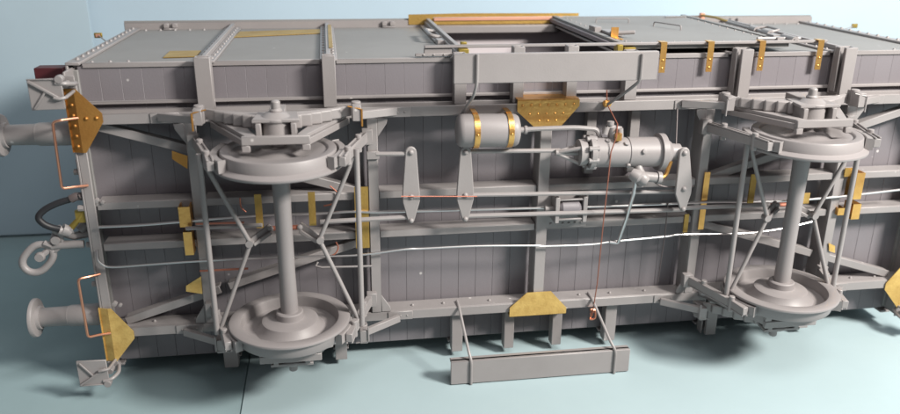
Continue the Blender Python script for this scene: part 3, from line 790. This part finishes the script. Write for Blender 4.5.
rod('fine_wire', [(1.382, -0.330, 0.062), (1.387, -0.330, -0.297), (1.403, -0.250, -0.882)], .007, DARKW, 5)

# ------------------------------------------------------------------ left end: handrails, hose and coupling
def rail(pts, name='handrail'): return rod(name, bend_path(pts, .035), .0125, COPPER, 8)
rail([(-4.282, -0.285, 1.112), (-4.407, -0.400, 1.120), (-4.472, -0.400, 1.104), (-4.486, -0.400, 0.488), (-4.394, -0.360, 0.490), (-4.298, -0.275, 0.472)])
rail([(-4.314, -0.275, -0.424), (-4.399, -0.360, -0.411), (-4.478, -0.400, -0.409), (-4.469, -0.420, -1.023), (-4.394, -0.360, -1.034), (-4.286, -0.282, -1.063)])
hose = smooth_path([(-4.393, -0.240, 0.362), (-4.476, -0.240, 0.336), (-4.588, -0.260, 0.309), (-4.704, -0.280, 0.257), (-4.764, -0.300, 0.193), (-4.735, -0.300, 0.128), (-4.670, -0.280, 0.077), (-4.584, -0.260, 0.044)])
part('brake_hose', M().tube(hose, .031, 12), RUBBER, bevel=0)
m = M().tube([(-4.370, -0.200, 0.347), (-4.429, -0.240, 0.359), (-4.476, -0.240, 0.336)], .040, 10); part('hose_union', m, DARKW, bevel=0)
m = M().tube([(-4.617, -0.270, 0.045), (-4.565, -0.250, 0.014), (-4.514, -0.230, 0.034)], .045, 10)
m.tube([(-4.536, -0.230, 0.005), (-4.592, -0.260, 0.050)], .055, 10)
part('hose_coupling', m, RESIN, bevel=0)
m = M().tube([(-4.522, -0.230, 0.045), (-4.448, -0.230, 0.122), (-4.392, -0.230, 0.200)], .030, 10, .022); m.box(L-.09, L-.0, -.25, -.21, .10, .22)
part('cock_handle', m, OLIVE, bevel=0)
# screw coupling hanging from the hook
m = M().tube([(-4.419, -0.100, -0.063), (-4.537, -0.140, -0.072), (-4.633, -0.160, -0.028)], .045, 10, .035)
m.tube([(-4.424, -0.100, 0.031), (-4.480, -0.120, -0.020)], .05, 10)
part('draw_hook', m, RESIN, bevel=0)
m = M().tube([(-4.439, -0.200, -0.135), (-4.666, -0.220, -0.125), (-4.721, -0.220, -0.132)], .038, 10, .045); m.tube([(-4.665, -0.200, -0.021), (-4.733, -0.200, -0.171)], .045, 10)
m.tube([(-4.658, -0.220, 0.048), (-4.624, -0.200, -0.043)], .05, 10); m.tube([(-4.660, -0.200, -0.165), (-4.741, -0.200, -0.109)], .04, 10)
part('coupling_screw', m, RESIN, bevel=0)
m = M().link([(-4.617, -0.220, -0.036), (-4.711, -0.220, -0.071), (-4.768, -0.230, -0.167), (-4.709, -0.230, -0.191), (-4.632, -0.220, -0.137)], .022, 8)
m.lathe([(0, 0), (0, .04), (.05, .04), (.05, 0)], (-4.665, -0.280, -0.060), (0, 1, 0), 12)
m.tube([(-4.714, -0.240, -0.124), (-4.779, -0.240, -0.090)], .03, 8)
part('coupling_shackle', m, RESIN, bevel=0)
ring = []
a, b = Vector((-4.758, -0.220, -0.141)), Vector((-4.957, -0.260, -0.349)); c = (a+b)/2; u = (b-a)/2; v = Vector((.080, 0, -.072))
for k in range(28):
    t = 2*math.pi*k/28; ct = math.copysign(abs(math.cos(t))**.75, math.cos(t)); ring.append(c+u*ct*1.05+v*math.sin(t))
m = M().link(ring, .035, 10)
part('coupling_link', m, RESIN, bevel=0)
m = M().lathe([(-.03, 0), (-.03, .04), (0, .05), (.03, .04), (.03, 0)], (-4.826, -0.270, -0.218), (0, 1, 0), 12)
m.tube([(-4.743, -0.220, -0.162), (-4.830, -0.260, -0.223)], .03, 8)
part('coupling_pin', m, RESIN, bevel=0)
# brackets on the headstock face
for pp in ((-4.433, -0.200, 0.585), (-4.434, -0.200, -0.558), (-4.354, -0.250, 0.245), (-4.501, -0.180, -0.151)):
    X, Y, Z = pp; part('headstock_bolt', M().lathe([(0, 0), (0, .03), (.05, .03), (.055, .015), (.06, 0)], (L-.001, Y, Z), (-1, 0, 0), 8), RESIN, bevel=0)
for pp in ((-4.265, -0.200, 0.273), (-4.255, -0.220, 0.309), (-4.234, -0.220, -0.767)):
    X, Y, Z = pp; part('bolt_cluster', M().lathe([(0, 0), (0, .028), (.04, .024), (.045, 0)], (X, Y, Z), (0, -1, 0), 8).lathe([(0, 0), (0, .02), (.03, .016), (.035, 0)], (X+.05, Y, Z-.02), (0, -1, 0), 8), RESIN, bevel=0)
